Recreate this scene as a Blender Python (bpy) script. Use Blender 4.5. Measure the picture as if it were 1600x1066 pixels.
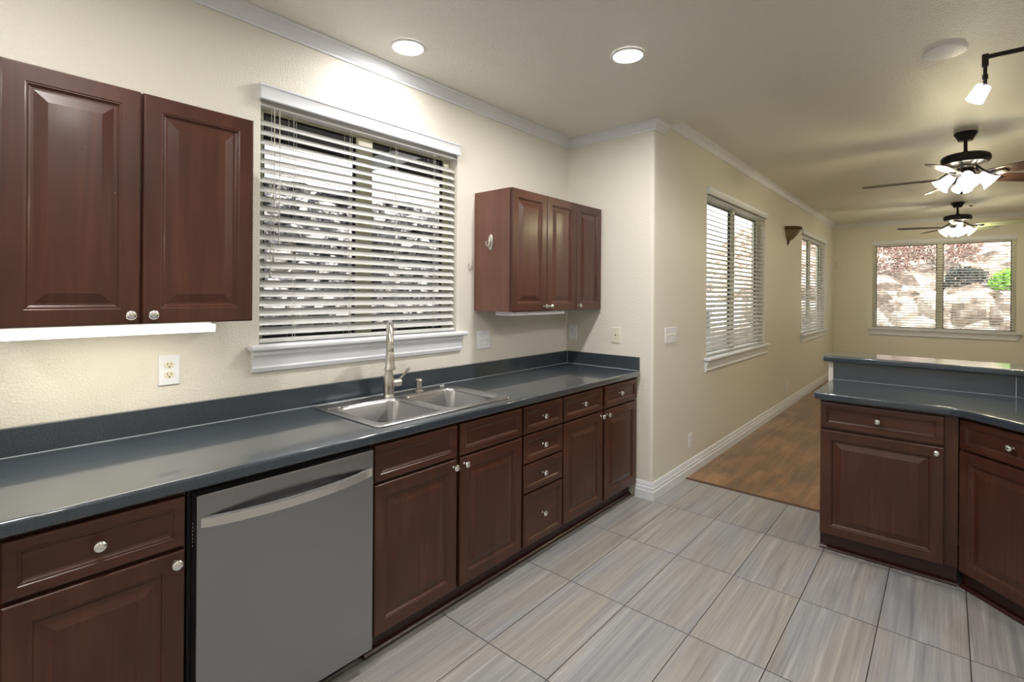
import bpy, bmesh, math, random
from mathutils import Vector, Matrix, noise
random.seed(7)
for o in list(bpy.data.objects): bpy.data.objects.remove(o)
SC = bpy.context.scene
COL = SC.collection
PI = math.pi
R = math.radians

# ------------------------------------------------------------------ camera
CAMP = Vector((2.3243, 0.0, 1.4582))
yaw, roll = R(40.9674), R(0.4329)
fw = Vector((-math.sin(yaw), math.cos(yaw), 0)); rt0 = Vector((math.cos(yaw), math.sin(yaw), 0)); up0 = Vector((0, 0, 1))
rt = rt0*math.cos(roll) + up0*math.sin(roll); upv = up0*math.cos(roll) - rt0*math.sin(roll)
cd = bpy.data.cameras.new('camera'); cam = bpy.data.objects.new('camera', cd); COL.objects.link(cam)
m = Matrix.Identity(4)
for i in range(3):
    m[i][0] = rt[i]; m[i][1] = upv[i]; m[i][2] = -fw[i]; m[i][3] = CAMP[i]
cam.matrix_world = m
cd.sensor_fit = 'HORIZONTAL'; cd.sensor_width = 36.0
cd.lens = 782.67*36/1600
cd.shift_y = (460.378-533)/1600
cd.clip_start = 0.05; cd.clip_end = 200
SC.camera = cam

# ------------------------------------------------------------------ world, sun, exposure
wd = bpy.data.worlds.new('world'); SC.world = wd; wd.use_nodes = True
bg = wd.node_tree.nodes['Background']
sky = wd.node_tree.nodes.new('ShaderNodeTexSky'); sky.sky_type = 'HOSEK_WILKIE'; sky.turbidity = 4.0; sky.ground_albedo = 0.4
sky.sun_direction = Vector((0.45, -0.35, 0.82)).normalized()
mixw = wd.node_tree.nodes.new('ShaderNodeMixRGB'); mixw.inputs[0].default_value = 1.0
mixw.inputs[2].default_value = (0.95, 0.98, 1.0, 1)
wd.node_tree.links.new(sky.outputs[0], mixw.inputs[1]); wd.node_tree.links.new(mixw.outputs[0], bg.inputs[0])
bg.inputs[1].default_value = 1.9
sl = bpy.data.lights.new('sun', 'SUN'); sl.energy = 7.0; sl.angle = R(1.0); sl.color = (1, 0.96, 0.9)
so = bpy.data.objects.new('sun', sl); COL.objects.link(so)
so.rotation_euler = Vector((-0.45, 0.35, -0.82)).to_track_quat('-Z', 'Y').to_euler()
SC.view_settings.view_transform = 'Standard'; SC.view_settings.look = 'None'
SC.view_settings.exposure = 0.25; SC.view_settings.gamma = 1.0; SC.view_settings.use_curve_mapping = False

CAN_COL = (1.0, 0.965, 0.93); CAN_W = 15.0
FAN_COL = (1.0, 0.89, 0.56); FAN_W = 8.0
TUBE_COL = (1.0, 0.93, 0.78)

# ------------------------------------------------------------------ material helpers
def mat(name, col, rough=0.5, metal=0.0, spec=None, coat=0.0):
    M = bpy.data.materials.new(name); M.use_nodes = True
    b = M.node_tree.nodes['Principled BSDF']
    b.inputs['Base Color'].default_value = (*col, 1); b.inputs['Roughness'].default_value = rough
    b.inputs['Metallic'].default_value = metal
    if spec is not None: b.inputs['Specular IOR Level'].default_value = spec
    if coat: b.inputs['Coat Weight'].default_value = coat; b.inputs['Coat Roughness'].default_value = 0.15
    return M
def nd(M, t, **k):
    n = M.node_tree.nodes.new(t)
    for a, v in k.items(): setattr(n, a, v)
    return n
def lk(M, a, b): M.node_tree.links.new(a, b)
def bsdf(M): return M.node_tree.nodes['Principled BSDF']
def coords(M, scale=(1, 1, 1)):
    tc = nd(M, 'ShaderNodeTexCoord'); mp = nd(M, 'ShaderNodeMapping'); mp.inputs['Scale'].default_value = scale
    lk(M, tc.outputs['Object'], mp.inputs[0]); return mp.outputs[0]
def noise_n(M, vec, scale, detail=2, dist=0.0):
    n = nd(M, 'ShaderNodeTexNoise'); n.inputs['Scale'].default_value = scale; n.inputs['Detail'].default_value = detail
    n.inputs['Distortion'].default_value = dist; lk(M, vec, n.inputs['Vector']); return n.outputs['Fac']
def ramp(M, fac, stops):
    r = nd(M, 'ShaderNodeValToRGB'); e = r.color_ramp.elements
    while len(e) < len(stops): e.new(0.5)
    for i, (p, c) in enumerate(stops): e[i].position = p; e[i].color = (*c, 1)
    lk(M, fac, r.inputs[0]); return r.outputs[0]
def bump(M, h, strength, dist=0.002):
    b = nd(M, 'ShaderNodeBump'); b.inputs['Strength'].default_value = strength; b.inputs['Distance'].default_value = dist
    lk(M, h, b.inputs['Height']); lk(M, b.outputs[0], bsdf(M).inputs['Normal'])
def math_n(M, op, a, b=None):
    n = nd(M, 'ShaderNodeMath', operation=op)
    for i, v in enumerate((a, b)):
        if v is None: continue
        if isinstance(v, (int, float)): n.inputs[i].default_value = v
        else: lk(M, v, n.inputs[i])
    return n.outputs[0]

def paint(name, col, rough, bs, bst, dist=0.003):
    M = mat(name, col, rough); v = coords(M)
    f = noise_n(M, v, bs, 3)
    r = ramp(M, f, [(0.42, (0, 0, 0)), (0.62, (1, 1, 1))]); bump(M, r, bst, dist)
    return M
MW = {}
MW['wall'] = paint('wall_paint', (0.735, 0.705, 0.622), 0.42, 130, 0.35)
MW['ceil'] = paint('ceiling_paint', (0.78, 0.765, 0.70), 0.4, 95, 0.5)
MW['trim'] = mat('white_trim_paint', (0.74, 0.76, 0.80), 0.3)
MW['vinyl'] = mat('cream_vinyl', (0.74, 0.73, 0.54), 0.35)
MW['slat'] = mat('white_slat', (0.60, 0.60, 0.58), 0.4)
MW['cord'] = mat('cord_beige', (0.55, 0.52, 0.45), 0.8)
MW['plate'] = mat('plate_white', (0.80, 0.81, 0.85), 0.3)
MW['plate_i'] = mat('plate_ivory', (0.72, 0.69, 0.56), 0.3)
MW['black'] = mat('black_plastic', (0.008, 0.008, 0.01), 0.35)
MW['iron'] = mat('dark_bronze', (0.025, 0.02, 0.02), 0.4, 0.6)
MW['chrome'] = mat('chrome', (0.85, 0.85, 0.87), 0.08, 1.0)
MW['nickel'] = mat('brushed_nickel', (0.60, 0.57, 0.52), 0.28, 1.0)
MW['glass'] = mat('window_glass', (1, 1, 1), 0.0); bsdf(MW['glass']).inputs['Transmission Weight'].default_value = 1.0; bsdf(MW['glass']).inputs['IOR'].default_value = 1.02

def wood(name, axis, c0, c1, c2):
    M = mat(name, c1, 0.36, 0.0, 0.42, 0.12)
    sc = [26, 26, 26]; sc[axis] = 1.6
    v = coords(M, tuple(sc)); f = noise_n(M, v, 1.0, 5, 0.8)
    v2 = coords(M, (3, 3, 3)); f2 = noise_n(M, v2, 1.0, 2)
    mx = math_n(M, 'ADD', math_n(M, 'MULTIPLY', f, 0.55), math_n(M, 'MULTIPLY', f2, 0.45))
    c = ramp(M, mx, [(0.34, c0), (0.52, c1), (0.68, c2)])
    # small pale nicks in the finish
    vn = nd(M, 'ShaderNodeTexVoronoi'); vn.inputs['Scale'].default_value = 14; lk(M, coords(M), vn.inputs['Vector'])
    spot = math_n(M, 'LESS_THAN', vn.outputs['Distance'], 0.022)
    mix = nd(M, 'ShaderNodeMixRGB'); lk(M, spot, mix.inputs[0]); lk(M, c, mix.inputs[1]); mix.inputs[2].default_value = (0.22, 0.13, 0.09, 1)
    lk(M, mix.outputs[0], bsdf(M).inputs['Base Color'])
    bump(M, f, 0.06, 0.001)
    return M
CH = ((0.040, 0.0120, 0.0068), (0.059, 0.018, 0.0095), (0.082, 0.0275, 0.0145))
MW['wood_v'] = wood('cherry_vertical', 2, *CH)
MW['wood_h'] = wood('cherry_horizontal', 0, *CH)
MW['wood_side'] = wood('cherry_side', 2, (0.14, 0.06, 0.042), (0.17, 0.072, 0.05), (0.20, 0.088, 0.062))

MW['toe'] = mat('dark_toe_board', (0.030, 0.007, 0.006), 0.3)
def counter_mat():
    M = mat('slate_laminate', (0.05, 0.07, 0.09), 0.28, 0.0, 0.45, 0.85)
    bsdf(M).inputs['Coat Roughness'].default_value = 0.06; bsdf(M).inputs['Coat IOR'].default_value = 1.5
    f = noise_n(M, coords(M), 420, 2)
    c = ramp(M, f, [(0.36, (0.015, 0.022, 0.031)), (0.5, (0.030, 0.042, 0.056)), (0.66, (0.062, 0.080, 0.098))])
    lk(M, c, bsdf(M).inputs['Base Color'])
    return M
MW['counter'] = counter_mat()
def steel(name, axis, rough, col=(0.55, 0.55, 0.56)):
    M = mat(name, col, rough, 1.0); sc = [900, 900, 900]; sc[axis] = 6
    bsdf(M).inputs['Anisotropic'].default_value = 0.6
    tg = nd(M, 'ShaderNodeTangent', direction_type='RADIAL', axis='Z' if axis == 0 else 'Y'); lk(M, tg.outputs[0], bsdf(M).inputs['Tangent'])
    return M
MW['steel_dw'] = steel('stainless_dishwasher', 0, 0.30, (0.33, 0.335, 0.355))
MW['steel_sink'] = steel('stainless_sink', 1, 0.24, (0.50, 0.50, 0.51))

TA, TB, TGX, TGY = 0.3039, 0.6084, 0.8845, 1.5244
def tile_mat():
    M = mat('striped_tile', (0.5, 0.5, 0.5), 0.28)
    tc = nd(M, 'ShaderNodeTexCoord'); sp = nd(M, 'ShaderNodeSeparateXYZ'); lk(M, tc.outputs['Object'], sp.inputs[0])
    u = math_n(M, 'DIVIDE', math_n(M, 'SUBTRACT', sp.outputs[0], TGX), TA)
    v = math_n(M, 'DIVIDE', math_n(M, 'SUBTRACT', sp.outputs[1], TGY), TB)
    fu = math_n(M, 'FRACT', u); fv = math_n(M, 'FRACT', v)
    iu = math_n(M, 'FLOOR', u); iv = math_n(M, 'FLOOR', v)
    du = math_n(M, 'MULTIPLY', math_n(M, 'SUBTRACT', 0.5, math_n(M, 'ABSOLUTE', math_n(M, 'SUBTRACT', fu, 0.5))), TA)
    dv = math_n(M, 'MULTIPLY', math_n(M, 'SUBTRACT', 0.5, math_n(M, 'ABSOLUTE', math_n(M, 'SUBTRACT', fv, 0.5))), TB)
    gm = math_n(M, 'LESS_THAN', math_n(M, 'MINIMUM', du, dv), 0.0019)
    cid = nd(M, 'ShaderNodeCombineXYZ'); lk(M, iu, cid.inputs[0]); lk(M, iv, cid.inputs[1])
    wn = nd(M, 'ShaderNodeTexWhiteNoise'); lk(M, cid.outputs[0], wn.inputs['Vector'])
    off = nd(M, 'ShaderNodeVectorMath', operation='SCALE'); lk(M, wn.outputs['Color'], off.inputs[0]); off.inputs['Scale'].default_value = 37
    add = nd(M, 'ShaderNodeVectorMath', operation='ADD'); lk(M, tc.outputs['Object'], add.inputs[0]); lk(M, off.outputs[0], add.inputs[1])
    def nz(scale, s, detail, dist):
        mp = nd(M, 'ShaderNodeMapping'); mp.inputs['Scale'].default_value = scale; lk(M, add.outputs[0], mp.inputs[0])
        return noise_n(M, mp.outputs[0], s, detail, dist)
    a = nz((38, 1.3, 1), 1.0, 5, 0.5); b = nz((150, 2.2, 1), 1.0, 3, 0.8); cc = nz((7, 1.0, 1), 1.0, 2, 0.4)
    mx = math_n(M, 'ADD', math_n(M, 'MULTIPLY', a, 0.6), math_n(M, 'MULTIPLY', b, 0.4))
    c = ramp(M, mx, [(0.30, (0.195, 0.191, 0.188)), (0.43, (0.275, 0.269, 0.264)), (0.57, (0.335, 0.327, 0.318)), (0.70, (0.45, 0.44, 0.428))])
    tint = ramp(M, cc, [(0.35, (0.93, 0.96, 1.02)), (0.5, (0.99, 0.985, 0.975)), (0.65, (1.01, 0.965, 0.91))])
    mu = nd(M, 'ShaderNodeMixRGB', blend_type='MULTIPLY'); mu.inputs[0].default_value = 1; lk(M, c, mu.inputs[1]); lk(M, tint, mu.inputs[2])
    mg = nd(M, 'ShaderNodeMixRGB'); lk(M, gm, mg.inputs[0]); lk(M, mu.outputs[0], mg.inputs[1]); mg.inputs[2].default_value = (0.035, 0.032, 0.03, 1)
    lk(M, mg.outputs[0], bsdf(M).inputs['Base Color'])
    bump(M, math_n(M, 'SUBTRACT', 1.0, gm), 0.6, 0.0015)
    return M
MW['tile'] = tile_mat()
def laminate_mat():
    M = mat('warm_laminate', (0.3, 0.15, 0.07), 0.3, 0, 0.5)
    tc = nd(M, 'ShaderNodeTexCoord'); sp = nd(M, 'ShaderNodeSeparateXYZ'); lk(M, tc.outputs['Object'], sp.inputs[0])
    u = math_n(M, 'DIVIDE', sp.outputs[0], 0.19); iu = math_n(M, 'FLOOR', u)
    v = math_n(M, 'ADD', math_n(M, 'DIVIDE', sp.outputs[1], 1.2), math_n(M, 'MULTIPLY', iu, 0.37)); iv = math_n(M, 'FLOOR', v)
    cid = nd(M, 'ShaderNodeCombineXYZ'); lk(M, iu, cid.inputs[0]); lk(M, iv, cid.inputs[1])
    wn = nd(M, 'ShaderNodeTexWhiteNoise'); lk(M, cid.outputs[0], wn.inputs['Vector'])
    off = nd(M, 'ShaderNodeVectorMath', operation='SCALE'); lk(M, wn.outputs['Color'], off.inputs[0]); off.inputs['Scale'].default_value = 3
    add = nd(M, 'ShaderNodeVectorMath', operation='ADD'); lk(M, tc.outputs['Object'], add.inputs[0]); lk(M, off.outputs[0], add.inputs[1])
    mp = nd(M, 'ShaderNodeMapping'); mp.inputs['Scale'].default_value = (16, 1.4, 1); lk(M, add.outputs[0], mp.inputs[0])
    a = noise_n(M, mp.outputs[0], 1.0, 5, 1.0)
    mp2 = nd(M, 'ShaderNodeMapping'); mp2.inputs['Scale'].default_value = (3.4, 2.0, 1); lk(M, tc.outputs['Object'], mp2.inputs[0])
    b = noise_n(M, mp2.outputs[0], 1.0, 3, 0.6)
    mx = math_n(M, 'ADD', math_n(M, 'MULTIPLY', a, 0.5), math_n(M, 'MULTIPLY', b, 0.5))
    c = ramp(M, mx, [(0.34, (0.10, 0.056, 0.034)), (0.46, (0.20, 0.105, 0.052)), (0.56, (0.29, 0.150, 0.070)), (0.68, (0.37, 0.21, 0.11))])
    fu = math_n(M, 'FRACT', u); e = math_n(M, 'LESS_THAN', fu, 0.012)
    mg = nd(M, 'ShaderNodeMixRGB'); lk(M, math_n(M, 'MULTIPLY', e, 0.5), mg.inputs[0]); lk(M, c, mg.inputs[1]); mg.inputs[2].default_value = (0.05, 0.03, 0.02, 1)
    lk(M, mg.outputs[0], bsdf(M).inputs['Base Color'])
    return M
MW['laminate'] = laminate_mat()
def emis(name, col, strength, base=(0.9, 0.9, 0.9)):
    M = mat(name, base, 0.3); b = bsdf(M); b.inputs['Emission Color'].default_value = (*col, 1); b.inputs['Emission Strength'].default_value = strength
    return M
def stone_mat(name, scale, stops, rough=0.8):
    M = mat(name, (0.4, 0.35, 0.3), rough); v = coords(M)
    vo = nd(M, 'ShaderNodeTexVoronoi'); vo.inputs['Scale'].default_value = scale; lk(M, v, vo.inputs['Vector'])
    sx = nd(M, 'ShaderNodeSeparateColor'); lk(M, vo.outputs['Color'], sx.inputs[0])
    f = noise_n(M, v, scale*3.2, 4)
    mx = math_n(M, 'ADD', math_n(M, 'MULTIPLY', sx.outputs[0], 0.4), math_n(M, 'MULTIPLY', f, 0.6))
    lk(M, ramp(M, mx, stops), bsdf(M).inputs['Base Color']); bump(M, f, 0.8, 0.02)
    return M

# ------------------------------------------------------------------ mesh helpers
def BM(): return bmesh.new()
def box(bm, x0, x1, y0, y1, z0, z1, bev=0.0, seg=2):
    vs = [bm.verts.new((x, y, z)) for z in (z0, z1) for x, y in ((x0, y0), (x1, y0), (x1, y1), (x0, y1))]
    fs = [(0, 3, 2, 1), (4, 5, 6, 7), (0, 1, 5, 4), (1, 2, 6, 5), (2, 3, 7, 6), (3, 0, 4, 7)]
    F = [bm.faces.new([vs[i] for i in f]) for f in fs]
    if bev:
        es = list({e for f in F for e in f.edges})
        bmesh.ops.bevel(bm, geom=es, offset=bev, segments=seg, profile=0.5, affect='EDGES')
def obox(bm, c, ax, hs, bev=0.0):
    """oriented box: centre c, three axis vectors, half sizes"""
    t = BM(); box(t, -hs[0], hs[0], -hs[1], hs[1], -hs[2], hs[2], bev)
    M4 = Matrix.Identity(4)
    for j in range(3):
        for i in range(3): M4[i][j] = ax[j][i]
    M4.translation = Vector(c); merge(bm, t, M4)
def merge(bm, t, M4=None):
    if M4 is not None: bmesh.ops.transform(t, matrix=M4, verts=t.verts)
    me = bpy.data.meshes.new('tmp'); t.to_mesh(me); t.free(); bm.from_mesh(me); bpy.data.meshes.remove(me)
def lathe(bm, prof, n=24, M4=None, cap=True, scallop=0):
    t = BM(); rings = []
    for k, (r, z) in enumerate(prof):
        rings.append([t.verts.new((max(r, 1e-5)*math.cos(2*PI*i/n), max(r, 1e-5)*math.sin(2*PI*i/n), z)) for i in range(n)])
    for a, b in zip(rings, rings[1:]):
        for i in range(n): t.faces.new((a[i], a[(i+1) % n], b[(i+1) % n], b[i]))
    if cap:
        t.faces.new(list(reversed(rings[0]))); t.faces.new(rings[-1])
    bmesh.ops.recalc_face_normals(t, faces=t.faces)
    merge(bm, t, M4)
def tube(bm, pts, r, n=12):
    pts = [Vector(p) for p in pts]; rs = r if isinstance(r, (list, tuple)) else [r]*len(pts)
    t = BM(); rings = []; up = None
    for i, p in enumerate(pts):
        d = (pts[min(i+1, len(pts)-1)] - pts[max(i-1, 0)]).normalized()
        if up is None:
            up = Vector((0, 0, 1)) if abs(d.z) < 0.9 else Vector((1, 0, 0))
        a = d.cross(up).normalized(); b = a.cross(d).normalized(); up = b
        rings.append([t.verts.new(p + rs[i]*(a*math.cos(2*PI*k/n) + b*math.sin(2*PI*k/n))) for k in range(n)])
    for A, B in zip(rings, rings[1:]):
        for i in range(n): t.faces.new((A[i], A[(i+1) % n], B[(i+1) % n], B[i]))
    t.faces.new(rings[0]); t.faces.new(list(reversed(rings[-1])))
    bmesh.ops.recalc_face_normals(t, faces=t.faces); merge(bm, t)
def molding(bm, pts, prof, close_ends=True):
    """pts: xy path; prof: closed list of (d, z), d measured to the LEFT of the path"""
    P = [Vector((p[0], p[1])) for p in pts]; rings = []
    for i, p in enumerate(P):
        ns = []
        if i > 0: d = (P[i]-P[i-1]).normalized(); ns.append(Vector((-d.y, d.x)))
        if i < len(P)-1: d = (P[i+1]-P[i]).normalized(); ns.append(Vector((-d.y, d.x)))
        if len(ns) == 2:
            s = ns[0]+ns[1]; mi = s/(1+ns[0].dot(ns[1]))
        else: mi = ns[0]
        rings.append([bm.verts.new((p.x+mi.x*d_, p.y+mi.y*d_, z)) for d_, z in prof])
    n = len(prof)
    F = []
    for A, B in zip(rings, rings[1:]):
        for i in range(n): F.append(bm.faces.new((A[i], A[(i+1) % n], B[(i+1) % n], B[i])))
    F.append(bm.faces.new(list(reversed(rings[0])))); F.append(bm.faces.new(rings[-1]))
    bmesh.ops.recalc_face_normals(bm, faces=F)
def front(bm, x0, x1, z0, z1, yb, rings):
    """nested rectangle rings, front towards -y; rings: (inset, protrusion)"""
    prev = None; F = []
    for ins, pr in [(0, 0)] + rings:
        r = [bm.verts.new((x, yb-pr, z)) for x, z in ((x0+ins, z0+ins), (x1-ins, z0+ins), (x1-ins, z1-ins), (x0+ins, z1-ins))]
        if prev:
            for i in range(4): F.append(bm.faces.new((prev[i], prev[(i+1) % 4], r[(i+1) % 4], r[i])))
        else: F.append(bm.faces.new(list(reversed(r))))
        prev = r
    F.append(bm.faces.new(prev))
    bmesh.ops.recalc_face_normals(bm, faces=F)
T = 0.020
RAISED = [(0, T-.004), (.002, T-.001), (.005, T), (.050, T), (.053, T-.002), (.056, T-.002), (.059, T-.006), (.064, T-.009), (.070, T-.009), (.074, T-.008), (.100, T-.001), (.103, T-.001)]
FLAT = [(0, T-.004), (.002, T-.001), (.005, T), (.028, T), (.030, T-.0025), (.034, T-.0025), (.038, T-.006), (.043, T-.008), (.046, T-.008)]
def obj(name, bm, m, parent=None, smooth=None, loc=None, flat_z=False):
    me = bpy.data.meshes.new(name); bm.to_mesh(me); bm.free()
    me.materials.append(m if not isinstance(m, str) else MW[m])
    if smooth is not None:
        for p in me.polygons: p.use_smooth = True
        try: me.set_sharp_from_angle(angle=R(smooth))
        except Exception: pass
        if smooth == 35:      # keep large flat faces flat beside their narrow softened edges
            ef = {}
            for p in me.polygons:
                for ei in p.edge_keys: ef.setdefault(ei, []).append(p)
            for e in me.edges:
                fs = ef.get(tuple(sorted(e.vertices)), [])
                if len(fs) == 2:
                    w = []
                    for p in fs: w.append(p.area/max(1e-9, max((me.vertices[a].co-me.vertices[c_].co).length for a, c_ in p.edge_keys)))
                    zf = [abs(p.normal.z) > 0.9999 or abs(p.normal.y) > 0.9999 or abs(p.normal.x) > 0.9999 for p in fs]
                    if zf[0] != zf[1] and max(w) > 2.5*min(w): e.use_edge_sharp = True
                    elif flat_z and (abs(fs[0].normal.z) > 0.9999) != (abs(fs[1].normal.z) > 0.9999): e.use_edge_sharp = True
    o = bpy.data.objects.new(name, me); COL.objects.link(o)
    if parent: o.parent = parent
    if loc: o.location = loc
    return o
def tag(o, label, cat, group=None, kind=None):
    o['label'] = label; o['category'] = cat
    if group: o['group'] = group
    if kind: o['kind'] = kind
    return o
def thing(name, label, cat, loc=(0, 0, 0), rz=0, group=None):
    o = bpy.data.objects.new(name, None); COL.objects.link(o); o.location = loc; o.rotation_euler = (0, 0, rz)
    o.empty_display_size = 0.1
    return tag(o, label, cat, group)
def struct(name, bm, m, parent=None, smooth=None):
    o = obj(name, bm, m, parent, smooth)
    if not parent: o['kind'] = 'structure'
    return o
def copy_tree(o, parent=None):
    c = o.copy(); COL.objects.link(c); c.parent = parent
    for ch in [x for x in COL.objects if x.parent == o]: copy_tree(ch, c)
    return c
def rrect(x0, x1, y0, y1, r, n=6):
    out = []
    for cx, cy, a in ((x1-r, y1-r, 0), (x0+r, y1-r, 90), (x0+r, y0+r, 180), (x1-r, y0+r, 270)):
        for i in range(n+1): out.append((cx+r*math.cos(R(a+90*i/n)), cy+r*math.sin(R(a+90*i/n))))
    return out
def slab(name, outer, holes, z0, z1, bev, m, parent=None):
    """polygon with holes, thickness z0..z1, softened edges"""
    cu = bpy.data.curves.new('c', 'CURVE'); cu.dimensions = '2D'; cu.fill_mode = 'BOTH'
    for loop in [outer]+holes:
        s = cu.splines.new('POLY'); s.points.add(len(loop)-1); s.use_cyclic_u = True
        for p, q in zip(s.points, loop): p.co = (q[0], q[1], 0, 1)
    cu.extrude = (z1-z0)/2 - bev; cu.bevel_depth = bev; cu.bevel_resolution = 3; cu.offset = -bev
    o = bpy.data.objects.new('c', cu); COL.objects.link(o)
    bpy.context.view_layer.update()
    dg = bpy.context.evaluated_depsgraph_get()
    me = bpy.data.meshes.new_from_object(o.evaluated_get(dg)); bpy.data.objects.remove(o); bpy.data.curves.remove(cu)
    bm = BM(); bm.from_mesh(me); bpy.data.meshes.remove(me)
    bmesh.ops.remove_doubles(bm, verts=bm.verts, dist=1e-5)
    bmesh.ops.translate(bm, vec=(0, 0, (z0+z1)/2), verts=bm.verts)
    return obj(name, bm, m, parent, smooth=35, flat_z=True)

# ------------------------------------------------------------------ the room shell
W, J, F_, CZ, CZ2, YS = 0.742, 3.36, 10.9, 2.703, 2.78, 3.53
XR, YB = 4.6, -2.2
ZT = 3.0
def wall_slab(bm, axis, a0, a1, p0, p1, z1, openings, bevel_end=0):
    """axis 'y': wall runs along y between a0..a1, x from p0..p1. openings: (s0,s1,z0,z1)"""
    cuts = sorted(openings)
    def B(s0, s1, z0, z1_):
        if s1-s0 < 1e-6 or z1_-z0 < 1e-6: return
        if axis == 'y': box(bm, p0, p1, s0, s1, z0, z1_)
        else: box(bm, s0, s1, p0, p1, z0, z1_)
    cur = a0
    for s0, s1, z0, zz in cuts:
        B(cur, s0, 0, z1); B(s0, s1, 0, z0); B(s0, s1, zz, z1); cur = s1
    B(cur, a1, 0, z1)
KW = (0.952, 2.146, 1.20, 2.345)          # kitchen window opening (y0,y1,z0,z1)
L1 = (4.405, 6.26, 0.895, 2.37); L2 = (8.18, 10.05, 0.895, 2.385)
FW = (1.325, 3.13, 0.895, 2.40)
b = BM(); wall_slab(b, 'y', YB, J+0.12, -0.15, 0.0, ZT, [KW]); struct('wall_left', b, 'wall')
# return wall with a bullnose corner, and the dining wall behind it
b = BM(); r_ = 0.022
pts = [(0.0, J), (W-r_, J)] + [(W-r_+r_*math.sin(R(a)), J+r_-r_*math.cos(R(a))) for a in (15, 30, 45, 60, 75)] + [(W, J+r_), (W, J+0.12), (0.0, J+0.12)]
lo = [b.verts.new((x, y, 0)) for x, y in pts]; hi = [b.verts.new((x, y, ZT)) for x, y in pts]
for i in range(len(pts)): b.faces.new((lo[i], lo[(i+1) % len(pts)], hi[(i+1) % len(pts)], hi[i]))
b.faces.new(list(reversed(lo))); b.faces.new(hi)
struct('wall_return', b, 'wall', smooth=30)
b = BM(); wall_slab(b, 'y', J+0.12, F_+0.15, W-0.15, W, ZT, [L1, L2]); struct('wall_dining', b, 'wall')
b = BM(); wall_slab(b, 'x', W, XR+0.15, F_, F_+0.15, ZT, [FW]); struct('wall_far', b, 'wall')
b = BM(); box(b, XR, XR+0.15, YB, F_, 0, ZT); struct('wall_right', b, 'wall')
b = BM(); box(b, -0.15, XR+0.15, YB-0.15, YB, 0, ZT); struct('wall_back', b, 'wall')
b = BM()
prof = [(YB-0.15, CZ), (YS-0.012, CZ), (YS-0.004, CZ+0.004), (YS, CZ+0.012), (YS, CZ2), (F_+0.15, CZ2), (F_+0.15, ZT+0.1), (YB-0.15, ZT+0.1)]
A = [b.verts.new((-0.15, y, z)) for y, z in prof]; B_ = [b.verts.new((XR+0.15, y, z)) for y, z in prof]
for i in range(len(prof)): b.faces.new((A[i], A[(i+1) % len(prof)], B_[(i+1) % len(prof)], B_[i]))
b.faces.new(A); b.faces.new(list(reversed(B_))); bmesh.ops.recalc_face_normals(b, faces=b.faces)
struct('ceiling', b, 'ceil')
b = BM(); box(b, -0.15, XR+0.15, YB-0.15, 3.945, -0.15, 0.0); struct('floor', b, 'tile')
b = BM(); box(b, W-0.15, XR+0.15, 3.945, F_+0.15, -0.15, 0.004); struct('floor', b, 'laminate')
b = BM(); molding(b, [(W+0.02, 3.94), (XR, 3.94)], [(-0.016, 0), (-0.014, 0.005), (0.006, 0.008), (0.02, 0.005), (0.02, 0.0)])
struct('trim_3', b, mat('dark_reducer', (0.09, 0.045, 0.03), 0.35))
# crown moulding (profile d from wall, z below the ceiling)
def crown(ct):
    return [(0, ct-0.064), (0.008, ct-0.064), (0.010, ct-0.054), (0.015, ct-0.050), (0.022, ct-0.036), (0.036, ct-0.022), (0.044, ct-0.018), (0.046, ct-0.013), (0.052, ct-0.011), (0.060, ct-0.008), (0.060, ct), (0, ct)]
b = BM(); molding(b, [(W, YS-0.002), (W, J), (0, J), (0, YB)], crown(CZ+0.001)); struct('trim_1', b, 'trim', smooth=25)
b = BM(); molding(b, [(XR, F_), (W, F_), (W, YS+0.002)], crown(CZ2+0.001)); struct('trim_2', b, 'trim', smooth=25)
bb = [(0, 0), (0.021, 0), (0.021, 0.060), (0.017, 0.066), (0.016, 0.084), (0.012, 0.090), (0.011, 0.104), (0.008, 0.110), (0.007, 0.118), (0.004, 0.122), (0, 0.122)]
b = BM(); molding(b, [(XR, F_), (W, F_), (W, J), (0.62, J)], bb); struct('baseboard_left', b, 'trim', smooth=25)

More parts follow.
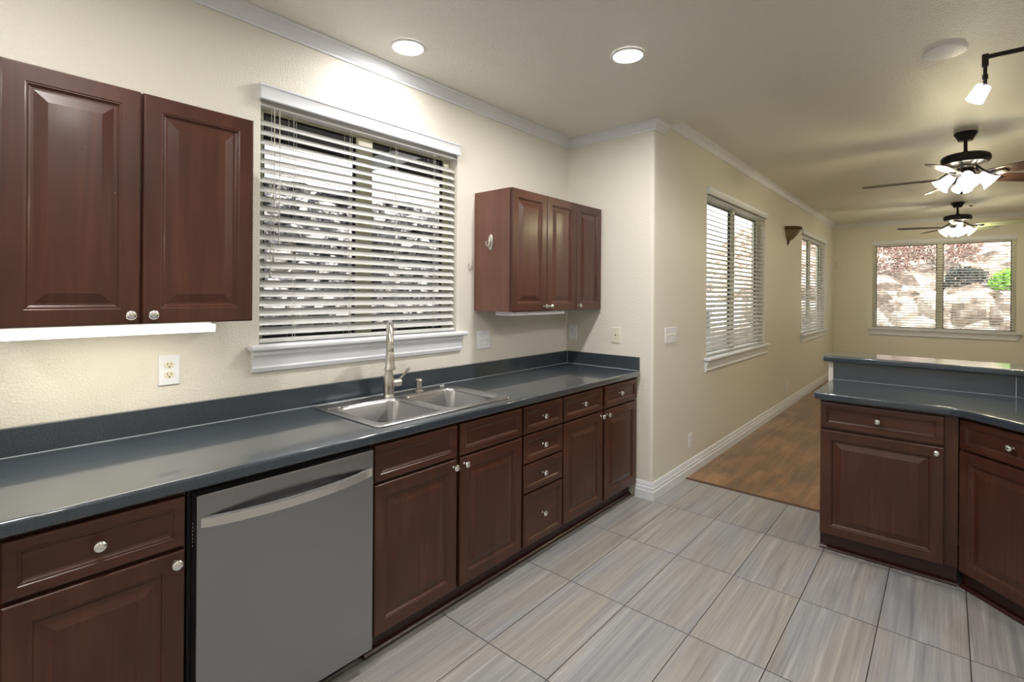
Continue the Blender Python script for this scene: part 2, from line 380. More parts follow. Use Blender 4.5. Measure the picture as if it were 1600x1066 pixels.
# ------------------------------------------------------------------ wall windows with vinyl frames, sill and apron
def window(num, W2L, w, z0, z1, depth_in, panes, sash_y, mull_at):
    """local frame: x along the opening (0..w), room side is -y, wall face y=0"""
    root = bpy.data.objects.new('window_%d' % num, None); COL.objects.link(root); root.matrix_world = W2L; root['kind'] = 'structure'
    f = BM(); y0, y1 = depth_in, depth_in+0.045; t = 0.045
    box(f, 0, t, y0, y1, z0, z1, .003); box(f, w-t, w, y0, y1, z0, z1, .003)
    box(f, t, w-t, y0, y1, z0, z0+t, .003); box(f, t, w-t, y0, y1, z1-t, z1, .003)
    m0, m1 = mull_at; box(f, m0, m1, y0-0.006, y1, z0+t, z1-t, .003)
    obj('window_frame', f, 'vinyl', root)
    dk = BM()
    for a, c in ((t, m0), (m1, w-t)):
        e = 0.012; ya, yb2 = y0+0.018, y0+0.032
        box(dk, a, a+e, ya, yb2, z0+t, z1-t); box(dk, c-e, c, ya, yb2, z0+t, z1-t)
        box(dk, a+e, c-e, ya, yb2, z0+t, z0+t+e); box(dk, a+e, c-e, ya, yb2, z1-t-e, z1-t)
    obj('screen_frame', dk, 'iron', root)
    for a, c in ((t, m0), (m1, w-t)):
        g = BM(); box(g, a+0.012, c-0.012, y0+0.024, y0+0.028, z0+t+0.012, z1-t-0.012); obj('pane', g, 'glass', root)
    s = BM(); zt = z0+0.026
    # stool with rounded nose and horns, running back into the opening
    box(s, 0.0, w, -0.005, y0, z0-0.001, zt)
    box(s, -0.055, w+0.06, -0.055, -0.0005, z0, zt, .009, 3)
    obj('sill', s, 'trim', root, smooth=35)
    a = BM(); pr = [(0.0, z0-0.001), (0.034, z0-0.001), (0.034, z0-0.02), (0.026, z0-0.028), (0.020, z0-0.05), (0.018, z0-0.07), (0.022, z0-0.078), (0.016, z0-0.095), (0.004, z0-0.10), (0.0, z0-0.10)]
    molding(a, [(w+0.03, 0.0), (-0.035, 0.0)], [(d, z) for d, z in pr])
    obj('apron', a, 'trim', root, smooth=25)
    return root
def frame_mat(origin, xdir):
    x = Vector(xdir).normalized(); z = Vector((0, 0, 1)); y = z.cross(x)
    M4 = Matrix.Identity(4)
    for i in range(3): M4[i][0] = x[i]; M4[i][1] = y[i]; M4[i][2] = z[i]; M4[i][3] = origin[i]
    return M4
# left wall faces +x: x along +y, local y = -x (into the wall)
window(1, frame_mat((0, KW[0], 0), (0, 1, 0)), KW[1]-KW[0], KW[2], KW[3], 0.075, None, None, (0.535, 0.625))
window(2, frame_mat((W, L1[0], 0), (0, 1, 0)), L1[1]-L1[0], L1[2], L1[3], 0.075, None, None, (0.90, 0.98))
window(3, frame_mat((W, L2[0], 0), (0, 1, 0)), L2[1]-L2[0], L2[2], L2[3], 0.075, None, None, (0.90, 0.98))
window(4, frame_mat((FW[0], F_, 0), (1, 0, 0)), FW[1]-FW[0], FW[2], FW[3], 0.075, None, None, (0.87, 0.945))

def blind(M4, w, z0, z1, tilt, label, ladders, cords, valance=True, yc=0.035, sag=0.0, vdep=0.052, group='white slatted window blinds'):
    root = thing('window_blind', label, 'blind', group=group); root.matrix_world = M4
    n = int((z1-z0-0.10)/0.0432)
    s = BM(); hw = 0.0245; ct, st = math.cos(R(tilt)), math.sin(R(tilt))
    for k in range(n):
        zc = z0+0.055+0.0432*k
        P = []
        for u in (-1, -0.5, 0, 0.5, 1):
            yy = u*hw; zz = 0.0022*(1-u*u)
            P.append((yc+yy*ct-zz*st, zc+yy*st+zz*ct))
        th = 0.0026
        lo = [(y, z) for y, z in P]; hi = [(y-th*st, z+th*ct) for y, z in reversed(P)]
        pf = lo+hi
        A = [s.verts.new((0.006, y, z)) for y, z in pf]; B2 = [s.verts.new((w-0.006, y, z)) for y, z in pf]
        for i in range(len(pf)): s.faces.new((A[i], A[(i+1) % len(pf)], B2[(i+1) % len(pf)], B2[i]))
        s.faces.new(A); s.faces.new(list(reversed(B2)))
    bmesh.ops.recalc_face_normals(s, faces=s.faces)
    obj('slats', s, 'slat', root, smooth=35)
    br = BM(); box(br, 0.005, w-0.005, yc-0.024, yc+0.024, z0+0.003, z0+0.021, .004); obj('bottom_rail', br, 'slat', root)
    hr = BM(); box(hr, 0.003, w-0.003, yc-0.027, yc+0.027, z1-0.043, z1-0.003, .002); obj('head_rail', hr, 'slat', root)
    if valance:
        v = BM(); zt = z1+0.045
        pr = [(0.0, zt-0.068), (0.006, zt-0.070), (0.012, zt-0.066), (0.010, zt-0.056), (0.008, zt-0.03), (0.012, zt-0.014), (0.016, zt-0.010), (0.016, zt), (0.0, zt)]
        # front board with returns to the wall
        molding(v, [(w-0.010, 0.0), (w-0.010, -vdep+0.016), (0.0, -vdep+0.016), (0.0, 0.0)], [(d, z) for d, z in pr])
        obj('valance', v, 'trim', root, smooth=25)
    for lx in ladders:
        c = BM()
        for yy in (yc-0.0262, yc+0.0262): tube(c, [(lx, yy, z0+0.01), (lx, yy, z1-0.04)], 0.0009, 5)
        tube(c, [(lx+0.012, yc-0.0262, z0+0.01), (lx+0.012, yc-0.0262, z1-0.04)], 0.0007, 5)
        obj('ladder_cord', c, 'cord', root)
    for cx, zb, rr in cords:
        c = BM(); y_ = yc-0.034
        tube(c, [(cx, y_, z1-0.04), (cx+0.002, y_, (zb+z1)/2), (cx, y_, zb)], rr, 6); co = obj('pull_cord', c, 'cord', root)
        tt = BM(); lathe(tt, [(0.002, 0.012), (0.004, 0.008), (0.0065, -0.012), (0.006, -0.016), (0.001, -0.017)], 10, Matrix.Translation((cx, y_, zb))); obj('tassel', tt, 'slat', co, smooth=40)
    return root
blind(frame_mat((0, KW[0], 0), (0, 1, 0)), KW[1]-KW[0], KW[2]+0.027, KW[3], 42,
      'white slatted blind over the kitchen window behind the sink', (0.155, 0.45, 0.735, 1.01), ((0.06, 1.90, .0012), (0.062, 1.615, .0012), (0.085, 1.70, .0022), (0.048, 1.54, .0012)), vdep=0.034)
blind(frame_mat((W, L1[0], 0), (0, 1, 0)), L1[1]-L1[0], L1[2]+0.027, L1[3], 30,
      'white slatted blind on the nearer window of the long beige wall', (0.2, 0.7, 1.2, 1.65), ((0.10, 1.45, .0015), (0.13, 1.3, .0015)), vdep=0.03)
blind(frame_mat((W, L2[0], 0), (0, 1, 0)), L2[1]-L2[0], L2[2]+0.027, L2[3], 30,
      'white slatted blind on the long beige wall past the wall sconce', (0.2, 0.7, 1.2, 1.65), ((0.10, 1.45, .0015),), vdep=0.03)
blind(frame_mat((FW[0], F_, 0), (1, 0, 0)), FW[1]-FW[0], FW[2]+0.027, FW[3], 12,
      'wide white slatted blind over the end wall window beyond the ceiling fans', (0.1, 0.34, 0.58, 0.8, 1.07, 1.33, 1.62, 1.7), ((0.05, 1.45, .002),), vdep=0.035)

# ------------------------------------------------------------------ knobs, drawers, doors, cabinets
kb = BM(); lathe(kb, [(0.0075, 0), (0.0075, 0.002), (0.005, 0.004), (0.0045, 0.012), (0.008, 0.016), (0.0140, 0.0185), (0.0158, 0.022), (0.0155, 0.0245), (0.0138, 0.0275), (0.0105, 0.0300), (0.006, 0.0318), (0.0001, 0.0324)], 20, Matrix.Rotation(R(90), 4, 'X'))
KN = bpy.data.meshes.new('knob'); kb.to_mesh(KN); kb.free(); KN.materials.append(MW['chrome'])
for p in KN.polygons: p.use_smooth = True
def knob(x, y, z, parent):
    o = bpy.data.objects.new('knob', KN); COL.objects.link(o); o.parent = parent; o.location = (x, y, z); return o
def door(root, x0, x1, z0, z1, yf, k=None, flat=False):
    bm = BM(); front(bm, x0, x1, z0, z1, yf, FLAT if flat else RAISED)
    d = obj('drawer' if flat else 'door', bm, 'wood_h' if flat else 'wood_v', root)
    if k:
        pr = T-(.008 if flat else 0)
        knob(k[0], yf-pr, k[1], d)
    return d
BD = 0.612
def base_cab(label, loc, rz, w, items, stile_l=0.0, stile_r=0.0, name='base_cabinet', toe=True, toe_l=0.0, toe_r=0.0, side_wood=True):
    root = thing(name, label, 'cabinet', loc, rz)
    c = BM()
    # open box: sides, bottom, back, top rails, face frame
    box(c, 0, w, -BD, -BD+0.019, 0.105, 0.872)
    box(c, 0, 0.016, -BD+0.019, -0.05, 0.105, 0.872); box(c, w-0.016, w, -BD+0.019, -0.05, 0.105, 0.872)
    box(c, 0.016, w-0.016, -BD+0.019, -0.05, 0.105, 0.12); box(c, 0.016, w-0.016, -0.06, -0.05, 0.12, 0.872)
    obj('body', c, 'wood_v', root)
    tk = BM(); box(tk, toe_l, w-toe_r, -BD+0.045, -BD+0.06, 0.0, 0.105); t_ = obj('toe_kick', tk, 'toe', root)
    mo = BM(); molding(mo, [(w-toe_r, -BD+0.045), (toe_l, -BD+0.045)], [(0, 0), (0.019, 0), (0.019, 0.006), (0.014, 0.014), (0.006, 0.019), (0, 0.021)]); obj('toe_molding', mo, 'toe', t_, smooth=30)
    for kind, x0, x1, z0, z1, k in items: door(root, x0, x1, z0, z1, -BD-0.002, k, kind == 'drawer')
    return root
H = PI/2
ZD = (0.712, 0.857); ZB = (0.106, 0.700)
YC = lambda y: (0, y, 0)
y0 = 0.085
base_cab('cherry base cabinet with one drawer and door left of the dishwasher', YC(y0), H, 0.492-y0,
    [('drawer', 0.105-y0, 0.487-y0, *ZD, (0.288-y0, 0.787)), ('door', 0.105-y0, 0.487-y0, *ZB, (0.462-y0, 0.671))])
y0 = -0.45
base_cab('cherry base cabinet at the left end of the long worktop', YC(y0), H, 0.533,
    [('drawer', 0.012, 0.522, *ZD, (0.27, 0.787)), ('door', 0.012, 0.522, *ZB, (0.06, 0.671))])
y0 = 1.125
base_cab('wide cherry sink cabinet with two doors under the steel sink', YC(y0), H, 2.046-y0,
    [('drawer', 1.135-y0, 1.572-y0, *ZD, None), ('drawer', 1.594-y0, 2.037-y0, *ZD, None),
     ('door', 1.135-y0, 1.572-y0, *ZB, (1.551-y0, 0.671)), ('door', 1.594-y0, 2.037-y0, *ZB, (1.618-y0, 0.671))])
y0 = 2.048
base_cab('narrow cherry cabinet with a stack of four drawers', YC(y0), H, 2.413-y0,
    [('drawer', 2.056-y0, 2.408-y0, a, c, (2.229-y0, (a+c)/2)) for a, c in ((0.712, 0.857), (0.553, 0.702), (0.394, 0.543), (0.106, 0.384))], name='drawer_cabinet')
y0 = 2.415
base_cab('cherry base cabinet with two drawers and two doors in the corner by the return wall', YC(y0), H, 3.345-y0,
    [('drawer', 2.422-y0, 2.860-y0, *ZD, (2.633-y0, 0.787)), ('drawer', 2.888-y0, 3.333-y0, *ZD, (3.093-y0, 0.787)),
     ('door', 2.422-y0, 2.860-y0, *ZB, (2.838-y0, 0.671)), ('door', 2.888-y0, 3.333-y0, *ZB, (2.912-y0, 0.671))])
# peninsula: straight unit faces -y, the next one turns 45 degrees towards the camera
px0, py = 1.776, 3.34+T+BD+0.002
base_cab('cherry peninsula cabinet under the raised bar, one drawer over one door', (px0, py, 0), 0, 2.372-px0,
    [('drawer', 0.004, 2.319-px0, *ZD, (2.045-px0, 0.787)), ('door', 0.004, 2.319-px0, *ZB, (2.290-px0, 0.671))], toe_l=-0.005, toe_r=0.002)
KX = 2.378
ang = -PI/4
fx, fy = math.cos(ang), math.sin(ang)         # run direction
bx, by = math.cos(ang+H), math.sin(ang+H)     # local +y
fo = Vector((KX, 3.34+T, 0))                  # front-left corner of the turned face frame
o2 = fo + Vector((bx, by, 0))*(BD) + Vector((fx, fy, 0))*0.004
b2 = base_cab('cherry cabinet turned at an angle at the right end of the peninsula', (o2.x, o2.y, 0), ang, 0.60,
    [('drawer', 0.012, 0.585, *ZD, (0.255, 0.787)), ('door', 0.012, 0.585, *ZB, (0.56, 0.671))], toe_l=-0.030)

# worktops
wt = thing('worktop', 'long slate blue kitchen worktop with backsplash under the kitchen window', 'worktop', (0, 0, 0))
SX0, SX1, SY0, SY1 = 0.050, 0.600, 1.170, 1.995
slab('countertop', [(0.001, -0.45), (0.655, -0.45)] + [(0.655, 3.33), (0.651, 3.345), (0.640, 3.357)] + [(0.001, 3.357)], [rrect(SX0+.02, SX1-.02, SY0+.02, SY1-.02, 0.03)], 0.874, 0.914, 0.009, 'counter', wt)
b = BM(); box(b, 0.001, 0.021, -0.45, 3.3575, 0.914, 1.010, .003); box(b, 0.0205, 0.645, 3.338, 3.3575, 0.914, 1.010, .003); obj('backsplash', b, 'counter', wt)
b = BM(); box(b, 0.0208, 0.0228, -0.45, 3.336, 0.914, 0.9162); box(b, 0.0228, 0.64, 3.335, 3.338, 0.914, 0.9162); box(b, 0.0205, 0.0228, 3.3355, 3.338, 0.914, 1.008)
obj('caulk_line', b, mat('caulk', (0.45, 0.5, 0.55), 0.4), wt)

def off(p, d, n): return (p[0]+n[0]*d, p[1]+n[1]*d)
kf = (2.364, 3.302); kbk = (2.617, 3.912); L = 0.95
eb = lambda p, l: (p[0]+fx*l, p[1]+fy*l)
pw = thing('worktop', 'slate blue angled peninsula worktop below the raised bar', 'worktop', (0, 0, 0))
e1 = eb(kf, L); e2 = eb(kbk, L+0.25)
def fillet(p, a, c, r=0.05, n=5):
    P = Vector(p); u = (Vector(a)-P).normalized()*r; v = (Vector(c)-P).normalized()*r
    return [tuple((1-t)**2*(P+u)+2*t*(1-t)*P+t*t*(P+v)) for t in [i/n for i in range(n+1)]]
kfc = fillet(kf, (1.75, 3.302), e1, 0.06)
e1 = eb(kf, 0.86); e2 = eb(kbk, 0.86)
slab('countertop', [(1.750, 3.912), (1.750, 3.318), (1.756, 3.306), (1.768, 3.302)] + kfc + [e1, (e2[0], e2[1]), kbk], [], 0.874, 0.914, 0.009, 'counter', pw)
def run45(bm, x0, yf, th, z0, z1, bev, kx, length):
    """strip along x then turned 45 deg; front edge on y=yf with its kink at kx"""
    c = math.tan(PI/8)*th
    pts = [(x0, yf), (kx, yf), eb((kx, yf), length)]
    pb = eb((kx+c, yf+th), length)
    poly = pts+[pb, (kx+c, yf+th), (x0, yf+th)]
    lo = [bm.verts.new((x, y, z0)) for x, y in poly]; hi = [bm.verts.new((x, y, z1)) for x, y in poly]
    n = len(poly); Fs = [bm.faces.new((lo[i], lo[(i+1) % n], hi[(i+1) % n], hi[i])) for i in range(n)]
    Fs += [bm.faces.new(list(reversed(lo))), bm.faces.new(hi)]
    bmesh.ops.recalc_face_normals(bm, faces=Fs)
b = BM(); run45(b, 1.757, 3.912, 0.018, 0.9145, 1.0295, 0, 2.617, 0.86); obj('backsplash', b, 'counter', pw)
b = BM(); run45(b, 1.757, 3.9095, 0.0022, 0.914, 0.9152, 0, 2.616, 0.86); box(b, 2.6145, 2.617, 3.9095, 3.9119, 0.9165, 1.029); obj('caulk_line', b, bpy.data.materials['caulk'], pw)
def prism(bm, poly, z0, z1):
    lo = [bm.verts.new((x, y, z0)) for x, y in poly]; hi = [bm.verts.new((x, y, z1)) for x, y in poly]; n = len(poly)
    Fs = [bm.faces.new((lo[i], lo[(i+1) % n], hi[(i+1) % n], hi[i])) for i in range(n)] + [bm.faces.new(list(reversed(lo))), bm.faces.new(hi)]
    bmesh.ops.recalc_face_normals(bm, faces=Fs)
c = math.tan(PI/8)*0.12
b = BM(); prism(b, [(1.728, 3.931), (2.625, 3.931), (2.625+c, 4.051), (1.728, 4.051)], 0, 1.0295); struct('wall_bar', b, 'wall')
b = BM(); prism(b, [(2.625, 3.931), eb((2.625, 3.931), 0.92), eb((2.625+c, 4.051), 0.92), (2.625+c, 4.051)], 0, 1.0295); struct('wall_bar', b, 'wall')
c = math.tan(PI/8)*0.34
bk = (2.605, 3.885); e1 = eb(bk, 0.95); e2 = eb((bk[0]+c, bk[1]+0.34), 0.95)
br_ = slab('bar_top', [(1.70, 3.90), (1.705, 3.889), (1.715, 3.885), bk, e1, e2, (bk[0]+c, bk[1]+0.34), (1.70, bk[1]+0.34)], [], 1.030, 1.068, 0.009, 'counter')
tag(br_, 'raised slate blue bar top on the half wall behind the peninsula', 'bar top')

# ------------------------------------------------------------------ upper cabinets
def upper(label, y0, y1, doors):
    root = thing('wall_cabinet', label, 'cabinet', (0, y0, 1.350), H)
    w = y1-y0; h = 0.765; d = 0.305
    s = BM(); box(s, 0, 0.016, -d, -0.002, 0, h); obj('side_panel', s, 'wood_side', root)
    s = BM(); box(s, 0.016, w, -d, -d+0.019, 0, h); box(s, w-0.016, w, -d+0.019, -0.002, 0, h)
    box(s, 0.016, w-0.016, -d+0.019, -0.002, 0.012, 0.028); box(s, 0.016, w-0.016, -d+0.019, -0.002, h-0.016, h); box(s, 0.016, w-0.016, -0.012, -0.002, 0.028, h-0.016)
    obj('body', s, 'wood_v', root)
    for a, c, k in doors:
        door(root, a-y0, c-y0, 0.002, h-0.002, -d-0.002, (k-y0, 0.033))
    return root
upper('large two door cherry wall cabinet left of the kitchen window', 0.112, 0.797, [(0.115, 0.440, 0.413), (0.447, 0.794, 0.474)])
upper('three door cherry wall cabinet in the corner right of the kitchen window', 2.300, 3.340, [(2.302, 2.650, 2.622), (2.654, 2.995, 2.680), (2.999, 3.338, 3.022)])
# metal hook on the side of the right wall cabinet
hk = thing('wall_hook', 'small brushed metal hook on the side of the corner wall cabinet', 'hook', (0.150, 2.300, 1.787))
b = BM(); M4 = Matrix.Rotation(R(90), 4, 'X') @ Matrix.Diagonal((0.40, 1.0, 1, 1))
lathe(b, [(0.052, 0), (0.052, 0.004), (0.046, 0.009), (0.030, 0.011), (0.0001, 0.012)], 28, M4); obj('plate', b, 'nickel', hk, smooth=40)
b = BM(); tube(b, [(0, -0.008, 0.016), (0, -0.014, -0.002), (0, -0.018, -0.018), (-0.002, -0.025, -0.028), (-0.005, -0.033, -0.026), (-0.008, -0.038, -0.012), (-0.009, -0.039, 0.004)], [0.006, 0.0065, 0.0065, 0.006, 0.0055, 0.0045, 0.0055], 10)
obj('hook_arm', b, 'nickel', hk, smooth=60)

# under-cabinet lights
tubem = emis('lit_diffuser', TUBE_COL, 2.0, (0.9, 0.88, 0.8))
ul = thing('under_cabinet_light', 'long lit strip light under the left wall cabinet', 'light', (0.20, 0.12, 1.348))
b = BM(); box(b, -0.06, 0.06, 0.0, 0.555, -0.006, 0.010, .002); obj('housing', b, 'plate', ul)
b = BM(); pr = [(-0.05, -0.006), (0.108, -0.006), (0.110, -0.020), (0.106, -0.033), (-0.03, -0.036), (-0.05, -0.020)]
A = [b.verts.new((x, 0.003, z)) for x, z in pr]; B2 = [b.verts.new((x, 0.552, z)) for x, z in pr]
for i in range(len(pr)): b.faces.new((A[i], A[(i+1) % len(pr)], B2[(i+1) % len(pr)], B2[i]))
b.faces.new(A); b.faces.new(list(reversed(B2))); bmesh.ops.recalc_face_normals(b, faces=b.faces)
obj('diffuser', b, tubem, ul)
l = bpy.data.lights.new('strip_lamp', 'AREA'); l.shape = 'RECTANGLE'; l.size = 0.13; l.size_y = 0.53; l.energy = 1.3; l.color = TUBE_COL
lo = bpy.data.objects.new('strip_lamp', l); COL.objects.link(lo); lo.parent = ul; lo.location = (0.03, 0.277, -0.039)
ul2 = thing('under_cabinet_light', 'unlit white strip light under the corner wall cabinet', 'light', (0.22, 2.345, 1.348))
b = BM(); box(b, -0.07, 0.075, 0.0, 0.56, -0.022, 0.010, .003); obj('housing', b, 'plate', ul2)
b = BM(); box(b, -0.05, 0.055, 0.02, 0.54, -0.026, -0.022, .001); obj('diffuser', b, 'slat', ul2)

# ------------------------------------------------------------------ dishwasher
dw = thing('dishwasher', 'stainless steel dishwasher with curved bar handle', 'dishwasher', (0, 0.497, 0), H)
w = 0.624
b = BM(); box(b, 0.004, w-0.004, -0.60, -0.03, 0.10, 0.866); box(b, 0.02, w-0.02, -0.56, -0.10, 0.0, 0.10); obj('body', b, 'black', dw)
b = BM(); x0, x1, zb, zt = 0.014, w-0.004, 0.080, 0.853
box(b, x0, x1, -0.652, -0.602, zb, zt, .004, 2); obj('door_panel', b, 'steel_dw', dw, smooth=35)
b = BM(); n = 24; zc = 0.770; hh = 0.0165
ringsA = []
for i in range(n+1):
    t = i/n; x = x0+0.010+(x1-x0-0.020)*t; bow = 0.050*(1-(2*t-1)**2)**0.85+0.004
    ringsA.append([b.verts.new(v) for v in ((x, -0.652-bow+0.012 if bow > 0.012 else -0.652, zc-hh), (x, -0.652-bow, zc-hh+.003), (x, -0.652-bow, zc+hh-.003), (x, -0.652-bow+0.012 if bow > 0.012 else -0.652, zc+hh))])
for A, B2 in zip(ringsA, ringsA[1:]):
    for i in range(4): b.faces.new((A[i], A[(i+1) % 4], B2[(i+1) % 4], B2[i]))
b.faces.new(ringsA[0]); b.faces.new(list(reversed(ringsA[-1]))); bmesh.ops.recalc_face_normals(b, faces=b.faces)
obj('handle', b, mat('satin_steel', (0.72, 0.71, 0.69), 0.2, 1.0), dw, smooth=35)
b = BM()
for k in range(7): box(b, 0.0085, 0.0105, -0.632, -0.628, 0.70+0.011*k, 0.704+0.011*k)
obj('vent_dots', b, 'nickel', dw)

# ------------------------------------------------------------------ sink, faucet, cap
sk = thing('sink', 'double bowl stainless steel sink set into the worktop', 'sink', (0, 0, 0.914))
B1 = (0.165, 0.560, 1.215, 1.565); B2_ = (0.165, 0.560, 1.600, 1.955)
slab('rim', rrect(SX0, SX1, SY0, SY1, 0.03), [rrect(*B1, 0.055), rrect(*B2_, 0.055)], 0.0002, 0.0052, 0.002, 'steel_sink', sk)
for q in (B1, B2_):
    b = BM(); rings = []
    for ins, z, rr in ((-0.001, 0.004, 0.056), (0.003, -0.002, 0.055), (0.006, -0.010, 0.052), (0.012, -0.14, 0.05), (0.016, -0.160, 0.05), (0.028, -0.174, 0.05), (0.05, -0.180, 0.045), (0.13, -0.184, 0.035)):
        rings.append([b.verts.new((x, y, z)) for x, y in rrect(q[0]+ins, q[1]-ins, q[2]+ins, q[3]-ins, rr, 8)])
    for A, Bq in zip(rings, rings[1:]):
        for i in range(len(A)): b.faces.new((A[i], Bq[i], Bq[(i+1) % len(A)], A[(i+1) % len(A)]))
    b.faces.new(list(reversed(rings[-1]))); bmesh.ops.recalc_face_normals(b, faces=b.faces)
    bo = obj('bowl', b, 'steel_sink', sk, smooth=50)
    b = BM(); cx, cy = (q[0]+q[1])/2-0.02, (q[2]+q[3])/2
    lathe(b, [(0.044, -0.1835), (0.044, -0.1815), (0.038, -0.1805), (0.034, -0.1825), (0.02, -0.183), (0.012, -0.178), (0.0001, -0.177)], 24, Matrix.Translation((cx, cy, 0))); obj('drain', b, 'nickel', bo, smooth=40)
# raised deck bead along the back and a rim bead
b = BM(); P = rrect(SX0+0.006, SX1-0.006, SY0+0.006, SY1-0.006, 0.026); tube(b, [(x, y, 0.005) for x, y in P+[P[0]]], 0.0026, 6)
P = rrect(SX0+0.014, 0.1585, SY0+0.03, SY1-0.03, 0.012); tube(b, [(x, y, 0.0045) for x, y in P+[P[0]]], 0.0018, 6)
obj('rim_bead', b, 'steel_sink', sk, smooth=60)

fa = thing('faucet', 'brushed nickel pull down faucet with side lever behind the sink', 'faucet', (0.125, 1.556, 0.9194))
b = BM(); lathe(b, [(0.029, 0), (0.029, 0.006), (0.0265, 0.009), (0.0265, 0.02), (0.0285, 0.045), (0.030, 0.06), (0.029, 0.078), (0.0245, 0.105), (0.0205, 0.125), (0.019, 0.15), (0.0185, 0.19), (0.018, 0.21), (0.0162, 0.225)], 28); body = obj('body', b, 'nickel', fa, smooth=40)
dx, dy = 0.83, -0.55
b = BM(); pts = [(0, 0, 0.20)]
rad = 0.105
pts += [(0, 0, 0.26)]
for i in range(0, 13):
    a = PI - PI*i/12*1.0; pts.append((dx*(rad+rad*math.cos(a)), dy*(rad+rad*math.cos(a)), 0.285+rad*math.sin(a)))
pts.append((dx*2*rad, dy*2*rad, 0.265))
tube(b, pts, 0.0160, 16); obj('spout', b, 'nickel', fa, smooth=50)
b = BM(); lathe(b, [(0.0155, 0.115), (0.0163, 0.113), (0.0172, 0.088), (0.0166, 0.0865), (0.0173, 0.085), (0.0185, 0.05), (0.022, 0.020), (0.0280, 0.004), (0.0275, 0.0), (0.019, -0.003), (0.0001, -0.003)], 24, Matrix.Translation((dx*2*rad, dy*2*rad, 0.172))); obj('spray_head', b, 'nickel', fa, smooth=35)
hx, hy = 0.45, 0.89
b = BM(); M4 = Matrix.Translation((hx*0.022, hy*0.022, 0.072)) @ Vector((hx, hy, 0.0)).to_track_quat('Z', 'Y').to_matrix().to_4x4()
lathe(b, [(0.017, -0.005), (0.017, 0.012), (0.0195, 0.015), (0.0195, 0.034), (0.016, 0.044), (0.0001, 0.046)], 20, M4)
lv = [(hx*0.052, hy*0.052, 0.085), (hx*0.075, hy*0.075, 0.108), (hx*0.10, hy*0.10, 0.137), (hx*0.108, hy*0.108, 0.146)]
tube(b, lv, [0.0055, 0.006, 0.0085, 0.005], 12); obj('lever', b, 'nickel', fa, smooth=50)
cp = BM(); lathe(cp, [(0.024, 0), (0.024, 0.005), (0.0175, 0.008), (0.0170, 0.052), (0.0195, 0.054), (0.0195, 0.062), (0.016, 0.066), (0.0001, 0.0665)], 24)
o = obj('air_gap_cap', cp, 'nickel', smooth=35, loc=(0.112, 1.765, 0.9192)); tag(o, 'short brushed metal air gap cap right of the faucet', 'air gap')
cp = BM(); lathe(cp, [(0.017, 0), (0.017, 0.003), (0.012, 0.007), (0.0001, 0.008)], 20)
o = obj('hole_cover', cp, 'chrome', smooth=35, loc=(0.095, 1.945, 0.9192)); tag(o, 'small steel hole cover on the back right corner of the sink rim', 'hole cover')

# ------------------------------------------------------------------ wall plates
def plate_base(label, name, cat, M4, w, h=0.118, m='plate', group=None):
    root = thing(name, label, cat, group=group); root.matrix_world = M4
    b = BM(); box(b, -w/2, w/2, -0.0065, 0.0, -h/2, h/2, .003, 2); obj('cover_plate', b, m, root, smooth=35)
    return root
def receptacles(root, m='plate_i'):
    for s in (-1, 1):
        b = BM(); M4 = Matrix.Translation((0, -0.006, s*0.0195)) @ Matrix.Rotation(R(90), 4, 'X') @ Matrix.Diagonal((1.0, 0.86, 1, 1))
        lathe(b, [(0.0175, 0), (0.0172, 0.0018), (0.0001, 0.002)], 24, M4); r = obj('receptacle', b, m, root, smooth=30)
        b = BM(); yb = -0.0085
        box(b, -0.0072, -0.0052, yb, yb+0.001, s*0.0195-0.001, s*0.0195+0.008); box(b, 0.0052, 0.0072, yb, yb+0.001, s*0.0195, s*0.0195+0.007)
        lathe(b, [(0.0028, 0), (0.0028, 0.0006), (0.0001, 0.0007)], 12, Matrix.Translation((0, yb+0.0008, s*0.0195-0.0072)) @ Matrix.Rotation(R(90), 4, 'X')); obj('slots', b, 'black', r)
def toggles(root, xs):
    for x in xs:
        b = BM(); box(b, x-0.005, x+0.005, -0.0075, -0.006, -0.012, 0.012, .0005)
        obox(b, (x, -0.012, 0.005), (Vector((1, 0, 0)), Vector((0, 0.85, -0.5)), Vector((0, 0.5, 0.85))), (0.0035, 0.008, 0.004), .001)
        obj('toggle', b, 'plate_i', root)
        for z in (-0.03, 0.03):
            s = BM(); lathe(s, [(0.003, 0), (0.0025, 0.001), (0.0001, 0.0012)], 10, Matrix.Translation((x, -0.0062, z)) @ Matrix.Rotation(R(90), 4, 'X'))
            obj('screw', s, 'nickel', root)
ml = lambda y, z: frame_mat((0.0005, y, z), (0, 1, 0))
mw = lambda y, z: frame_mat((W+0.0005, y, z), (0, 1, 0))
mj = lambda x, z: frame_mat((x, J-0.0005, z), (1, 0, 0))
receptacles(plate_base('white duplex outlet under the left wall cabinet', 'wall_outlet', 'outlet', ml(0.608, 1.150), 0.072))
toggles(plate_base('white double toggle switch plate right of the kitchen window sill', 'light_switch', 'switch', ml(2.387, 1.156), 0.118), (-0.023, 0.023))
o = plate_base('white outlet in the corner on the return wall', 'wall_outlet', 'outlet', mj(0.060, 1.165), 0.072)
b = BM(); box(b, -0.0165, 0.0165, -0.009, -0.006, -0.033, 0.033, .001); d = obj('receptacle', b, 'plate', o)
b = BM()
for s in (-1, 1): box(b, -0.007, -0.005, -0.0098, -0.0088, s*0.02-0.003, s*0.02+0.005); box(b, 0.005, 0.007, -0.0098, -0.0088, s*0.02-0.003, s*0.02+0.005)
box(b, -0.006, 0.006, -0.0098, -0.0088, -0.004, 0.004); obj('slots', b, mat('grey_plastic', (0.25, 0.26, 0.28), 0.5), d)
o = plate_base('ivory cover plate with a small dark jack on the return wall', 'phone_jack', 'jack', mj(0.446, 1.160), 0.072, m='plate_i')
